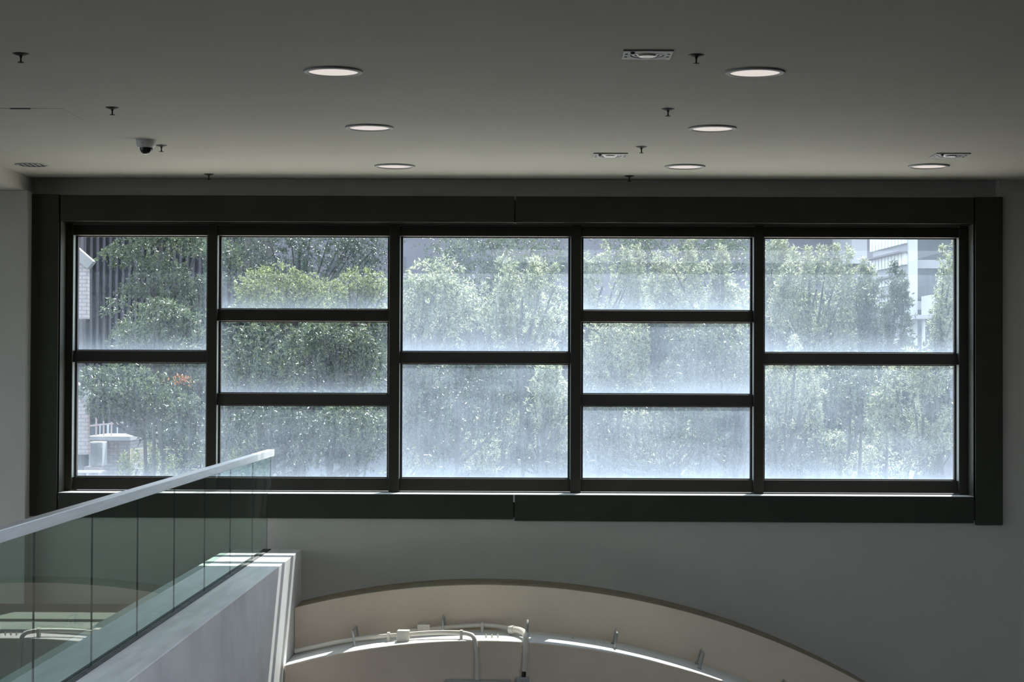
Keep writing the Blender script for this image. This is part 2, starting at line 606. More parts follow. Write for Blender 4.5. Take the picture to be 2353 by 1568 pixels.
LEVEL = [[0.035, 0.075], [0.035, 0.03, 0.08], [0.135, 0.165], [0.14, 0.155, 0.175], [0.13, 0.165]]
seed = 1
for ci, (x0, x1) in enumerate(cols):
    B(x0, x1, YF + 0.012, YG + 0.08, zT0, OZ1 - 0.012).build('head_rail', BAR, win, bevel=0.003)
    MB().prism_x([(YF + 0.012, OZ0 + 0.012), (YG + 0.042, OZ0 + 0.012), (YG + 0.042, zB1), (YF + 0.08, zB1)], x0, x1).build('bottom_rail', BAR, win, bevel=0.003)
    cxp = (x0 + x1) / 2 / YF * F + 1220
    edges = [zT0]
    for a, b in TRANS[ci]:
        za, zb = at(cxp, a, YF).z, at(cxp, b, YF).z
        MB().prism_x([(YF + 0.012, zb), (YG + 0.042, zb), (YG + 0.042, za), (YF + 0.08, za)], x0, x1).build('transom', BAR, win, bevel=0.003)
        edges += [za, zb]
    edges.append(zB1)
    for k in range(len(edges) // 2):
        z1, z0 = edges[2 * k], edges[2 * k + 1]
        lev = LEVEL[ci][k]
        dm = dirty_glass('dusty_glass_%d' % seed, lev, seed, (x1 - x0, z1 - z0))
        seed += 1
        p = MB()
        p.box(x0, x1, YG, YG + 0.012, z0, z1)
        p.mi[3] = 1
        pane = p.build('glass_pane', [CLEARGL, dm], win)
        g = 0.020
        gm = MB()
        gm.box(x0, x0 + g, YG - 0.045, YG, z0, z1)
        gm.box(x1 - g, x1, YG - 0.045, YG, z0, z1)
        gm.box(x0 + g, x1 - g, YG - 0.03, YG, z1 - 0.008, z1)
        gm.box(x0 + g, x1 - g, YG - 0.03, YG, z0, z0 + 0.008)
        go = gm.build('gasket', RUBBER, pane, world=False)
        bd = MB()
        bd.box(x0 - 0.0005, x0 + 0.003, YF + 0.006, YG - 0.045, z0, z1)
        bd.box(x1 - 0.003, x1 + 0.0005, YF + 0.006, YG - 0.045, z0, z1)
        bo = bd.build('glazing_bead', BEAD, pane, world=False)
        bo.data.transform(Matrix.Translation(-Vector(win.location)))
        # pane's vertices are relative to the window's origin
        go.data.transform(Matrix.Translation(-Vector(win.location)))

# ------------------------------------------------------------------ glass balustrade
GX = at(614, 1200, YC).x
HZ1 = at(628, 1033, YF).z
HZ0 = HZ1 - 0.052
bal = thing('glass_balustrade', 'green tinted glass balustrade with a square metal handrail on the curb', 'railing', (GX, 9.0, KZ))
seams = [14.83, 14.00, 12.97, 11.95, 10.93, 9.91, 8.88, 7.84, 6.82, 5.80, 4.90]
for i in range(len(seams) - 1):
    y1, y0 = seams[i], seams[i + 1]
    p = MB()
    if i == 0:                              # the end sheet is notched to run into the window recess
        zs = OZ0 + 0.01
        p.prism_x([(y0 + 0.004, KZ - 0.005), (YC - 0.01, KZ - 0.005), (YC - 0.01, zs), (YF - 0.02, zs), (YF - 0.02, HZ0 + 0.01), (y0 + 0.004, HZ0 + 0.01)],
                  GX - 0.004, GX + 0.004)
    else:
        p.box(GX - 0.004, GX + 0.004, y0 + 0.002, y1 - 0.002, KZ - 0.005, HZ0 + 0.01)
    o = p.build('glass_sheet', [GUARD, GUARD_EDGE], bal)
    for q in o.data.polygons:
        if abs(q.normal.y) > 0.9:
            q.material_index = 1
B(GX - 0.028, GX + 0.028, 4.85, YF - 0.012, HZ0, HZ1).build('handrail', ALU, bal, bevel=0.003)
ch = MB()
ch.box(GX - 0.022, GX - 0.007, 4.85, YC - 0.01, KZ - 0.001, KZ + 0.006)
ch.box(GX + 0.007, GX + 0.034, 4.85, YC - 0.01, KZ - 0.001, KZ + 0.006)
ch.build('sealant_strip', SEAL, bal)
for px_, py_, r_ in ((395, 1408, 0.017), (279, 1489, 0.018), (206, 1534, 0.028)):
    c_ = on(px_, py_, KZ)
    lm = MB().lathe([(0.0001, 0.004), (r_ * 0.85, 0.004), (r_, 0.0)], (c_.x, c_.y, KZ), 14)
    lm.build('fixing_cap', SEAL, bal, smooth=True)

# ------------------------------------------------------------------ ceiling fittings
dl0 = None
DL = [(766, 163, 'lit round downlight nearest the viewer on the left'), (849, 292, 'lit round downlight second in the left row'),
      (907, 381, 'lit round downlight of the left row closest to the window'), (1735, 165, 'lit round downlight nearest the viewer on the right'),
      (1637, 294, 'lit round downlight second in the right row'), (1574, 382, 'lit round downlight of the right row closest to the window'),
      (2134, 381, 'lit round downlight at far right beside the square spotlight')]
for px, py, lab in DL:
    c = on(px, py, ZC)
    if dl0 is None:
        dl0 = thing('downlight', lab, 'ceiling light', (c.x, c.y, ZC), 'round downlights in the ceiling')
        MB().lathe([(0.128, -0.002), (0.131, -0.012), (0.150, -0.009), (0.153, 0.0), (0.128, 0.0)], n=64, close=True).build('trim_ring', RING, dl0, world=False, smooth=True)
        MB().lathe([(0.0001, -0.004), (0.128, -0.004), (0.128, -0.001), (0.0001, -0.001)], n=64).build('diffuser', LAMP, dl0, world=False)
    else:
        copy_thing(dl0, (c.x, c.y, ZC), lab)

sp0 = None
SP = [(48, 123, 'sprinkler head at the far left near the top of the photo'), (258, 247, 'sprinkler head above and left of the dome camera'),
      (371, 334, 'sprinkler head right beside the dome camera'), (480, 400, 'small sprinkler head near the window above the left columns'),
      (1600, 126, 'sprinkler head between the large square spotlight and a downlight'), (1535, 250, 'sprinkler head second in the right hand row'),
      (1474, 337, 'sprinkler head third in the right hand row beside the small square spotlight'), (1446, 404, 'sprinkler head of the right row closest to the window')]
for px, py, lab in SP:
    c = on(px, py, ZC)
    if sp0 is None:
        sp0 = thing('sprinkler_head', lab, 'sprinkler', (c.x, c.y, ZC), 'fire sprinklers in the ceiling')
        MB().lathe([(0.0001, -0.010), (0.016, -0.010), (0.028, -0.006), (0.040, -0.001), (0.040, 0.0), (0.0001, 0.0)], n=28).build('escutcheon', BRASSY, sp0, world=False, smooth=True)
        MB().lathe([(0.009, -0.008), (0.006, -0.018), (0.0042, -0.022), (0.0042, -0.036), (0.006, -0.041), (0.0001, -0.042)], n=16).build('body', BRASSY, sp0, world=False, smooth=True)
        dm_ = MB().lathe([(0.0001, -0.046), (0.015, -0.045), (0.016, -0.042), (0.0001, -0.041)], n=20)
        dm_.build('deflector', BRASSY, sp0, world=False)
    else:
        copy_thing(sp0, (c.x, c.y, ZC), lab)

c = on(336, 322, ZC)
cc = thing('dome_camera', 'white security camera with smoked dome hanging from the ceiling', 'camera', (c.x, c.y, ZC))
MB().lathe([(0.0001, 0.0), (0.067, 0.0), (0.067, -0.006), (0.065, -0.030), (0.060, -0.043), (0.050, -0.052), (0.0001, -0.052)], n=40).build('housing', WHITEPL, cc, world=False, smooth=True)
MB().lathe([(0.044, -0.050)] + [(0.043 * math.cos(a), -0.053 - 0.043 * math.sin(a)) for a in [i * math.pi / 16 for i in range(8)]] + [(0.0005, -0.096)], n=36).build('dome', DOME, cc, world=False, smooth=True)
MB().tube([(-0.012, -0.066, -0.026), (-0.012, -0.060, -0.026)], 0.003, 8).build('screw', BLACK, cc, world=False)

c = on(73, 378.5, ZC)
rv = thing('round_spotlight', 'unlit round recessed fitting beside the left beam', 'ceiling light', (c.x, c.y, ZC))
MB().lathe([(0.105, 0.0), (0.107, -0.006), (0.122, -0.006), (0.127, 0.0)], n=48, close=True).build('trim_ring', GREYBOX, rv, world=False, smooth=True)
MB().lathe([(0.0001, -0.001), (0.106, -0.001), (0.106, -0.0005), (0.0001, -0.0005)], n=40).build('reflector', FITTING, rv, world=False)
sl = MB()
for k in range(-2, 3):
    x = k * 0.038
    h = math.sqrt(max(0.0, 0.10 ** 2 - x * x))
    sl.box(x - 0.004, x + 0.004, -h, h, -0.006, -0.002)
sl.build('grille', BRASSY, rv, world=False)

sq0 = None
SQ = [(1487, 124, 'large square recessed spotlight nearest the viewer'), (1402, 356, 'square recessed spotlight between the middle sprinkler and the window'),
      (2183, 356, 'square recessed spotlight at far right above a lit downlight')]
for px, py, lab in SQ:
    c = on(px, py, ZC)
    if sq0 is None:
        sq0 = thing('square_spotlight', lab, 'ceiling light', (c.x, c.y, ZC), 'square recessed spotlights')
        q = MB()
        hs_, n = 0.12, 40
        vs, fs = [], []
        for lvl, zz in enumerate((-0.008,)):
            for k in range(n):
                a = 2 * math.pi * k / n + math.pi / 4
                ca, sa = math.cos(a), math.sin(a)
                mm = max(abs(ca), abs(sa))
                vs.append((hs_ * ca / mm, hs_ * sa / mm, zz))
            for k in range(n):
                a = 2 * math.pi * k / n + math.pi / 4
                vs.append((0.082 * math.cos(a), 0.082 * math.sin(a), zz))
            for k in range(n):
                a = 2 * math.pi * k / n + math.pi / 4
                ca, sa = math.cos(a), math.sin(a)
                mm = max(abs(ca), abs(sa))
                vs.append((hs_ * ca / mm, hs_ * sa / mm, 0.0))
            for k in range(n):
                a = 2 * math.pi * k / n + math.pi / 4
                vs.append((0.082 * math.cos(a), 0.082 * math.sin(a), 0.0))
        for k in range(n):
            k2 = (k + 1) % n
            fs += [(k, k2, n + k2, n + k), (2 * n + k, k, k2, 2 * n + k2)[::-1], (n + k, n + k2, 3 * n + k2, 3 * n + k)]
        q.add(vs, fs)
        q.build('face_plate', RING, sq0, world=False)
        MB().lathe([(0.081, -0.001), (0.075, -0.006), (0.060, -0.007), (0.058, -0.002)], n=36).build('gimbal_ring', GREYBOX, sq0, world=False, smooth=True)
        MB().lathe([(0.056, -0.002), (0.040, -0.014), (0.020, -0.012), (0.0001, -0.011)], n=30).build('lamp', LENS, sq0, world=False, smooth=True)
        MB().lathe([(0.082, -0.0005), (0.0001, -0.0005)], n=30).build('recess', BLACK, sq0, world=False)
        for sx, sy in ((-1, -1), (1, -1), (-1, 1), (1, 1)):
            MB().lathe([(0.0001, -0.012), (0.006, -0.011), (0.007, -0.008)], (sx * 0.102, sy * 0.04, 0), 12).build('screw', BLACK, sq0, world=False)
        MB().lathe([(0.0001, -0.020), (0.010, -0.018), (0.011, -0.008)], (-0.075, -0.092, 0), 14).build('knob', BLACK, sq0, world=False, smooth=True)
    else:
        copy_thing(sq0, (c.x, c.y, ZC), lab)

ha, hb = on(-60, 248.5, ZC), on(147, 250.0, ZC)
hp = thing('ceiling_hatch', 'flush access hatch with a cracked dark joint at the left of the ceiling', 'hatch', ((ha.x + hb.x) / 2, ha.y, ZC))
B(ha.x, hb.x, ha.y, ha.y + 0.50, ZC - 0.0018, ZC).build('panel', CEIL, hp, bevel=0.002)
a, b = on(23, 248.5, ZC), on(71, 250, ZC)
B(a.x, b.x, ha.y - 0.006, ha.y + 0.016, ZC - 0.0048, ZC).build('open_joint', SEAL, hp)


# ------------------------------------------------------------------ things on the arched shelf
def on_shelf(px, py):
    lo, hi = YB - 0.1, YA + 0.2
    for _ in range(50):
        Y = (lo + hi) / 2
        p = at(px, py, Y)
        if p.z > shelf_z(p.x):
            lo = Y
        else:
            hi = Y
    return at(px, py, max(YB + 0.03, min(YA - 0.03, (lo + hi) / 2)))


BR = [(816, 1486, 0.30, 'first wire bracket from the left on the arched shelf'), (1019, 1459, 0.24, 'wire bracket behind the bend of the cream pipe'),
      (1210, 1471, 0.24, 'wire bracket just behind the fat pipe elbow'), (1412, 1491, 0.24, 'wire bracket right of the bolts on the shelf slope'),
      (1607, 1538, 0.24, 'wire bracket low on the right slope of the shelf'), (1796, 1600, 0.24, 'lowest wire bracket at the bottom edge of the photo')]
for px, py, span, lab in BR:
    f0 = on_shelf(px, py)
    if px > 1700:
        f0 = at(px, py, YA - 0.30)
    f0.z = shelf_z(f0.x)
    y1 = min(f0.y + span, YA - 0.02)
    rad = Vector((f0.x - BXC, 0, f0.z - BZC)).normalized()
    br = thing('wire_bracket', lab, 'bracket', tuple(f0), 'wire brackets along the arched shelf')
    h = 0.115
    A = Vector((0, 0, 0)) - rad * 0.01
    Bk = Vector((0, y1 - f0.y, 0)) - rad * 0.01
    pts = [A, rad * (h - 0.018), rad * (h - 0.004) + Vector((0, 0.006, 0)), rad * h + Vector((0, 0.02, 0)),
           rad * h + Vector((0, y1 - f0.y - 0.02, 0)), rad * (h - 0.004) + Vector((0, y1 - f0.y - 0.006, 0)),
           rad * (h - 0.018) + Vector((0, y1 - f0.y, 0)), Bk]
    MB().tube(pts, 0.0085, 8).build('loop', CHROME, br, world=False, smooth=True)
    for yy in (0, y1 - f0.y):
        p0 = Vector((0, yy, 0))
        MB().tube([p0 - rad * 0.004, p0 + rad * 0.010], 0.017, 10).build('foot', GREYBOX, br, world=False)

BO = [(1117, 1466, 'leftmost of three small bolts in the sunlit shelf'), (1130.5, 1466, 'middle of three small bolts in the sunlit shelf'),
      (1144, 1466, 'rightmost of three small bolts in the sunlit shelf'), (1316, 1469, 'single bolt near the back of the shelf'),
      (1369, 1480, 'left bolt of the pair before the fourth bracket'), (1382, 1478, 'right bolt of the pair before the fourth bracket')]
bo0 = None
for px, py, lab in BO:
    p = on_shelf(px, py)
    if bo0 is None:
        bo0 = thing('anchor_bolt', lab, 'bolt', (p.x, p.y, shelf_z(p.x)), 'anchor bolts in the arched shelf')
        MB().tube([(0, 0, -0.006), (0, 0, 0.026)], 0.0045, 8).build('shank', PVC, bo0, world=False)
        MB().lathe([(0.0001, 0.016), (0.008, 0.016), (0.008, 0.004), (0.0001, 0.004)], n=6).build('nut', PVC, bo0, world=False)
    else:
        copy_thing(bo0, (p.x, p.y, shelf_z(p.x)), lab)


def smooth_path(pts, n=6):
    pts = [Vector(p) for p in pts]
    out = []
    for i in range(len(pts) - 1):
        p0, p1, p2, p3 = pts[max(i - 1, 0)], pts[i], pts[i + 1], pts[min(i + 2, len(pts) - 1)]
        for k in range(n):
            t = k / n
            out.append(0.5 * ((2 * p1) + (p2 - p0) * t + (2 * p0 - 5 * p1 + 4 * p2 - p3) * t * t + (3 * p1 - p0 - 3 * p2 + p3) * t ** 3))
    out.append(pts[-1])
    return out


def sh(x, y, h):
    return (x, y, shelf_z(x) + h)


YFc = YB - 0.022
xd = at(1096, 1520, YFc).x
x45 = at(1045, 1462, 13.95).x
path = [sh(KX1 + 0.03, 14.22, 0.035), sh(-1.45, 14.16, 0.04), sh(-1.15, 14.08, 0.04), sh(-0.95, 14.02, 0.04), sh(-0.75, 13.97, 0.045), sh(x45, 13.92, 0.045),
        sh(xd - 0.07, 13.86, 0.040), sh(xd - 0.025, 13.81, 0.020), (xd - 0.004, YFc, shelf_z(xd) - 0.07), (xd, YFc, shelf_z(xd) - 0.16), (xd, YFc, at(1097, 1566, YFc).z)]
cd = thing('cable_conduit', 'cream pipe running along the shelf and bending down into the grey box', 'pipe', path[0])
MB().tube(smooth_path(path), 0.0165, 12).build('pipe', PVC, cd, smooth=True)
p = path[-1]
MB().tube([p, (p[0], p[1], p[2] + 0.03)], 0.022, 12).build('coupling', PVC, cd)
for x, y in ((-1.06, 14.05), (xd - 0.12, 13.885)):
    B(x - 0.011, x + 0.011, y - 0.024, y + 0.024, shelf_z(x) - 0.004, shelf_z(x) + 0.066).build('clip', PVC, cd, bevel=0.003)
w2 = MB()
for s in (0.0, 0.05):
    w2.tube(smooth_path([sh(KX1 + 0.02, 14.30 + s, 0.022), sh(-1.3, 14.26 + s, 0.028), sh(-1.08, 14.24 + s, 0.025)]), 0.010, 8)
cl = w2.build('pair_of_cables', PVC, None, smooth=True)
tag(cl, 'two thin cream cables lying at the back of the shelf by the curb', 'cable')

x0, xe = at(925, 1458, 14.25).x, at(1208, 1520, YFc).x
xm = at(1108, 1455, 14.3).x
path = [sh(x0, 14.25, 0.03), sh((x0 + xm) / 2, 14.28, 0.035), sh(xm, 14.30, 0.045), sh((xm + xe) / 2, 14.24, 0.04), sh(xe - 0.09, 14.10, 0.04)]
c2 = thing('drain_pipe', 'cream pipe along the back of the shelf with a fat elbow dropping over the edge', 'pipe', path[0])
MB().tube(smooth_path(path), 0.0165, 12).build('pipe', PVC, c2, smooth=True)
zt = at(1203, 1543, YFc).z
el = [sh(xe - 0.10, 14.11, 0.04), sh(xe - 0.055, 14.06, 0.048), sh(xe - 0.012, 13.95, 0.046), sh(xe, 13.84, 0.024), (xe, YFc - 0.004, shelf_z(xe) - 0.06), (xe - 0.004, YFc - 0.004, shelf_z(xe) - 0.14), (xe - 0.012, YFc - 0.004, zt)]
sp_ = smooth_path(el)
MB().tube(sp_, [0.026 - 0.007 * i / len(sp_) for i in range(len(sp_))], 14).build('elbow', PVC, c2, smooth=True)
q = Vector(el[0])
MB().tube([q + Vector((-0.02, 0.015, -0.002)), q + Vector((0.012, -0.008, 0.002))], 0.033, 14).build('collar', PVC, c2, smooth=True)
B(xm - 0.011, xm + 0.011, 14.27, 14.33, shelf_z(xm) - 0.004, shelf_z(xm) + 0.068).build('clip', PVC, c2, bevel=0.003)
ze = at(1203, 1556, YFc).z
MB().tube([(xe - 0.012, YFc - 0.004, zt + 0.004), (xe - 0.014, YFc - 0.004, ze)], 0.0155, 12).build('black_gland', BLACK, c2)

p = at(927, 1475, 13.98)
jb = thing('junction_box', 'square cream junction box straddling the pipe on the shelf', 'box', (p.x, 13.98, shelf_z(p.x)), 'junction boxes on the shelf')
B(-0.045, 0.045, -0.05, 0.05, -0.004, 0.078).build('body', PVC, jb, world=False, bevel=0.004)
B(-0.048, 0.048, -0.057, -0.047, 0.0, 0.082).build('lid', PVC, jb, world=False, bevel=0.003)
p = at(974, 1456, 14.27)
jb2 = thing('junction_box', 'flat cream junction box at the back of the shelf', 'box', (p.x, 14.27, shelf_z(p.x)), 'junction boxes on the shelf')
B(-0.046, 0.046, -0.04, 0.04, -0.006, 0.072).build('body', PVC, jb2, world=False, bevel=0.004)
B(-0.048, 0.048, -0.046, -0.036, 0.03, 0.076).build('lid', PVC, jb2, world=False, bevel=0.003)

a, b = at(1021, 1563.5, YB - 0.06), at(1174, 1563.5, YB - 0.06)
gb = thing('cable_box', 'wide grey metal box on the arch face below the bent pipe', 'box', ((a.x + b.x) / 2, YB, a.z - 0.3))
B(a.x, b.x, YB - 0.11, YB, a.z - 0.30, a.z).build('body', GREYBOX, gb, bevel=0.006)
B(a.x - 0.004, b.x + 0.004, YB - 0.118, YB - 0.108, a.z - 0.304, a.z + 0.004).build('door', GREYBOX, gb, bevel=0.004)
a, b = at(1185, 1556, YB - 0.02), at(1216, 1556, YB - 0.02)
gp = thing('outlet_box', 'small grey outlet box under the black pipe end', 'box', ((a.x + b.x) / 2, YB, a.z - 0.1))
B(a.x, b.x, YB - 0.048, YB, a.z - 0.10, a.z).build('body', GREYBOX, gp, bevel=0.008)
MB().tube([((a.x + b.x) / 2, YB - 0.052, a.z - 0.035), ((a.x + b.x) / 2, YB - 0.046, a.z - 0.035)], 0.005, 10).build('screw', BLACK, gp)

# ------------------------------------------------------------------ outside
GZ = E - 4.8
GROUND = paint('street_asphalt', (0.10, 0.105, 0.10), 0.9, 0.1, 0.3)
TERR = paint('pale_bounce_ledge', (0.80, 0.71, 0.59), 0.85, 0.06, 0.8)
COPING = paint('pale_coping', (0.27, 0.26, 0.25), 0.8, 0.05)
LILAC = paint('lilac_render', (0.15, 0.138, 0.158), 0.8, 0.06, 0.2)
PALE = paint('pale_render', (0.36, 0.35, 0.36), 0.8, 0.05, 0.3)
WHITER = paint('white_render', (0.52, 0.52, 0.52), 0.7, 0.03, 0.3)
LOUVRE = paint('bright_white_louvre', (0.80, 0.80, 0.80), 0.6, 0.02)
SHADEW = paint('dark_window_glass', (0.05, 0.06, 0.07), 0.15, 0.1)
RIB = paint('dark_ribbed_cladding', (0.024, 0.020, 0.026), 0.6, 0.08, 0.5)
PINKT = tiles('pink_tiles', (0.36, 0.30, 0.29), (0.32, 0.275, 0.27), (0.22, 0.20, 0.20), 1.0, 0.30, 0.12)
PINKM = paint('pink_rail_paint', (0.48, 0.38, 0.36), 0.5, 0.05)
YELL = paint('yellow_rail_paint', (0.42, 0.36, 0.20), 0.5, 0.05)
BARK = paint('bark', (0.05, 0.044, 0.037), 0.9, 0.25, 6.0)
LG = leaf_mat('leaf_green', (0.018, 0.031, 0.022), (0.12, 0.145, 0.078), 0.45, 0.28)
LY = leaf_mat('leaf_yellow_green', (0.06, 0.08, 0.035), (0.24, 0.26, 0.12), 0.5, 0.3)
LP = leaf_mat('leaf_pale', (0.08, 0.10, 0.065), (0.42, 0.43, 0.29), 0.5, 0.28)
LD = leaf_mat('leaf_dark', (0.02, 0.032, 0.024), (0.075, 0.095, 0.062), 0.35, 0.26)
LO = leaf_mat('leaf_orange', (0.20, 0.08, 0.03), (0.27, 0.13, 0.06), 0.5, 0.4)

gm = MB()
gm.box(-120, 120, YO + 0.6, 160, GZ - 0.3, GZ)
gm.box(-120, LX - 0.21, -60, YO + 0.6, GZ - 0.3, GZ)
tag(gm.build('ground', GROUND), 'street ground outside the window', 'ground', kind='structure')
tag(B(-9, 9, YO + 0.001, 25.0, E - 2.1, E - 1.80).build('bounce_ledge', TERR), 'pale added ledge outside below the window, bouncing sun upward', 'roof', kind='structure')  # unseen ledge, added to bounce sunlight up onto the ceiling


def px_box(x0, x1, y0, y1, Y, depth):       # facade rectangle seen at these photo pixels, standing at distance Y
    a, b = at(x0, y1, Y), at(x1, y0, Y)
    return (a.x, b.x, Y, Y + depth, a.z, b.z)


# left: dark ribbed building
rb = thing('ribbed_building', 'dark building with vertical ribbed cladding behind the left trees', 'building', (at(300, 900, 76).x, 76, GZ))
x0, x1, _, _, z0, z1 = px_box(60, 560, 470, 1100, 76, 9)
B(x0, x1, 76.2, 85, GZ, z1).build('body', RIB, rb)
rm = MB()
x = x0
k = 0
while x < x1:
    rm.box(x, x + 0.10, 75.75, 76.2, GZ, z1)
    x += 0.26
rm.build('ribs', RIB, rb)

tb = thing('tiled_building', 'pink tiled building with two slanting parapets at the left edge', 'building', (at(120, 900, 58).x, 58, GZ))
for (yt0, yt1, yb) in ((560, 618, 733), (880, 927, 1045)):
    pa, pb, pc, pd = at(110, yb, 58), at(201, yb, 58), at(201, yt1, 58), at(134 if yt0 < 700 else 140, yt0, 58)
    pe = at(110, yt0, 58)
    MB().prism_y([(pa.x, pa.z), (pb.x, pb.z), (pc.x, pc.z), (pd.x, pd.z), (pe.x, pe.z)], 58, 58.3).build('parapet', PINKT, tb)
    d = Vector((pc.x - pd.x, 0, pc.z - pd.z)).normalized()
    nrm = Vector((-d.z, 0, d.x))
    w_ = 0.30
    MB().prism_y([(pd.x, pd.z), (pc.x, pc.z), (pc.x + nrm.x * w_, pc.z + nrm.z * w_), (pd.x + nrm.x * w_, pd.z + nrm.z * w_)], 57.95, 58.35).build('coping', COPING, tb)
a = at(184, 700, 59.5)
B(at(60, 700, 59.5).x, a.x, 59.5, 59.9, GZ, at(100, 480, 59.5).z).build('core', RIB, tb)

pb_ = thing('podium', 'low pink podium with dark windows below the tiled building', 'building', (at(240, 1050, 62).x, 62, GZ))
B(*px_box(203, 300, 1012, 1110, 62, 5)).build('wall', PINKT, pb_)
x0, x1, y0, y1, z0, z1 = px_box(202, 304, 1003, 1012, 62, 5)
B(x0, x1, 61.7, 67, z0, z1).build('ledge', PALE, pb_)
x0, x1, y0, y1, z0, z1 = px_box(204, 330, 975, 1003, 65, 2)
B(x0, x1, 64.9, 66, z0 - 0.05, z1).build('window_band', SHADEW, pb_)
for q in (228, 245, 247, 268, 290):
    x0, x1, y0, y1, z0, z1 = px_box(q, q + 2.5, 975, 1003, 64.8, 1)
    B(x0, x1, 64.82, 64.9, z0, z1).build('window_bar', WHITER, pb_)
rl = thing('balcony_railing', 'pink metal railing on the podium ledge', 'railing', (at(230, 1003, 62.1).x, 62.1, at(230, 1003, 62.1).z))
for (xa, ya, yb) in ((203, 972, 1004), (221, 955, 1004), (238, 968, 1004), (256, 970, 1004)):
    p0, p1 = at(xa, yb + 1, 62.1), at(xa, ya, 62.1)
    MB().tube([p0, (p0.x, 62.1, p1.z)], 0.028, 6).build('post', PINKM, rl)
p0, p1 = at(200, 980, 62.1), at(286, 971, 62.1)
MB().tube([p0, p1], 0.03, 6).build('rail', PINKM, rl)
ac = thing('air_conditioner', 'white outdoor air conditioner against the podium', 'air conditioner', (at(220, 1072, 61).x, 61.5, at(220, 1073, 61).z))
x0, x1, y0, y1, z0, z1 = px_box(205, 236, 1016, 1072, 61, 0.9)
B(x0, x1, 61, 61.68, z0, z1).build('case', WHITER, ac, bevel=0.03)
x0, x1, y0, y1, z0, z1 = px_box(207, 221, 1020, 1068, 60.9, 0.9)
B(x0, x1, 60.96, 61.0, z0, z1).build('grille', GREYBOX, ac)
x0, x1, y0, y1, z0, z1 = px_box(224, 234, 1030, 1062, 60.9, 0.9)
B(x0, x1, 60.96, 61.0, z0, z1).build('service_panel', PALE, ac)
sh_ = at(220, 1073, 61)
B(at(203, 1, 61).x, at(238, 1, 61).x, 60.9, 61.69, sh_.z - 0.12, sh_.z).build('shelf', PINKM, ac)
bn = thing('bench', 'long low bench at the bottom left corner of the window', 'bench', (at(215, 1100, 55).x, 55, at(170, 1082, 55).z - 0.42))
a, b = at(170, 1082, 55), at(240, 1084, 55)
B(a.x, b.x, 54.7, 55.3, a.z - 0.05, a.z).build('seat', PINKM, bn)
for q in (a.x + 0.1, (a.x + b.x) / 2, b.x - 0.1):
    B(q - 0.04, q + 0.04, 54.8, 55.2, a.z - 0.42, a.z - 0.05).build('leg', PINKM, bn)
tag(B(a.x - 3, b.x + 0.3, 53.6, 56.4, GZ, a.z - 0.425).build('planter_wall', PALE), 'pale paved terrace under the bench', 'terrace', kind='structure')
sr = thing('street_railing', 'yellow two bar street railing behind the lower left plants', 'railing', (at(360, 1078, 56).x, 56, GZ))
for yy in (1033, 1078):
    p0, p1 = at(300, yy, 56), at(640, yy + 2, 56)
    MB().tube([p0, p1], 0.025, 6).build('rail', YELL, sr)
for q in (302, 384, 466, 548, 630):
    p0 = at(q, 1030, 56)
    MB().tube([(p0.x, 56, GZ), p0], 0.035, 6).build('post', YELL, sr)

# behind the middle: long lilac block; right: office block with bands of louvres
lb = thing('apartment_block', 'long lilac apartment block behind the trees', 'building', (at(1400, 900, 98).x, 98, GZ))
x0, x1, _, _, z0, z1 = px_box(560, 1957, 500, 1000, 98, 12)
B(x0, x1, 98, 110, GZ, z1 + 4).build('wall', LILAC, lb)
for q in range(600, 1950, 75):
    for yy in (590, 670, 750):
        a, b = at(q, yy + 34, 97.95), at(q + 32, yy, 97.95)
        B(a.x, b.x, 97.93, 98.0, a.z, b.z).build('window_pane', SHADEW, lb)
x0, x1, _, _, z0, z1 = px_box(1957, 2016, 500, 606, 92, 12)
lw = thing('stair_tower', 'plain pale tower between the lilac block and the louvred office', 'building', (x0, 92, GZ))
B(x0, x1, 92, 97.8, z0, z1 + 4).build('wall', PALE, lw)
B(x0 + 0.2, x1, 92.3, 97.8, GZ, z0).build('base', LILAC, lw)

ofb = thing('office_building', 'white office building with bands of upright louvres at right', 'building', (at(2050, 700, 72).x, 72, GZ))
Pn, Pf = at(2086, 700, 70), at(2006, 700, 75)
dv = Vector((Pf.x - Pn.x, Pf.y - Pn.y, 0))
Ln = dv.length
dv.normalize()
nv = Vector((dv.y, -dv.x, 0))
if nv.y > 0:
    nv = -nv


def fac(s, z, out=0.0):
    p = Vector((Pn.x, Pn.y, 0)) + dv * s + nv * out
    return (p.x, p.y, z)


def slab(mb, s0, s1, z0, z1, o0, o1):
    vs = [fac(s, z, o) for z in (z0, z1) for o in (o0, o1) for s in (s0, s1)]
    mb.add(vs, [(0, 2, 3, 1), (4, 5, 7, 6), (0, 1, 5, 4), (2, 6, 7, 3), (0, 4, 6, 2), (1, 3, 7, 5)])


def zz(y):
    return at(2086, y, 70).z


m_ = MB()
slab(m_, 0, Ln, GZ, zz(500), -6, -0.25)
m_.build('glazed_core', SHADEW, ofb)
for (ya, yb) in ((559, 577), (608, 630), (650, 672)):
    m_ = MB()
    slab(m_, 0, Ln, zz(yb), zz(ya), -0.3, 0.0)
    m_.build('spandrel', PALE, ofb)
    m_ = MB()
    slab(m_, 0, Ln, zz(yb + 4), zz(yb), -0.3, 0.35)
    m_.build('ledge', LILAC, ofb)
for (ya, yb) in ((520, 559), (581, 608), (634, 650), (676, 700)):
    m_ = MB()
    s = 0.1
    while s < Ln:
        slab(m_, s, s + 0.34, zz(yb), zz(ya), -0.24, 0.1)
        s += 0.47
    m_.build('louvres', LOUVRE, ofb)
x0, x1, _, _, z0, z1 = px_box(2086, 2106, 500, 700, 70, 2)
B(x0, x1, 69.8, 76, GZ, z1).build('corner_column', WHITER, ofb)
x0, x1, _, _, z0, z1 = px_box(2106, 2300, 500, 700, 71.5, 2)
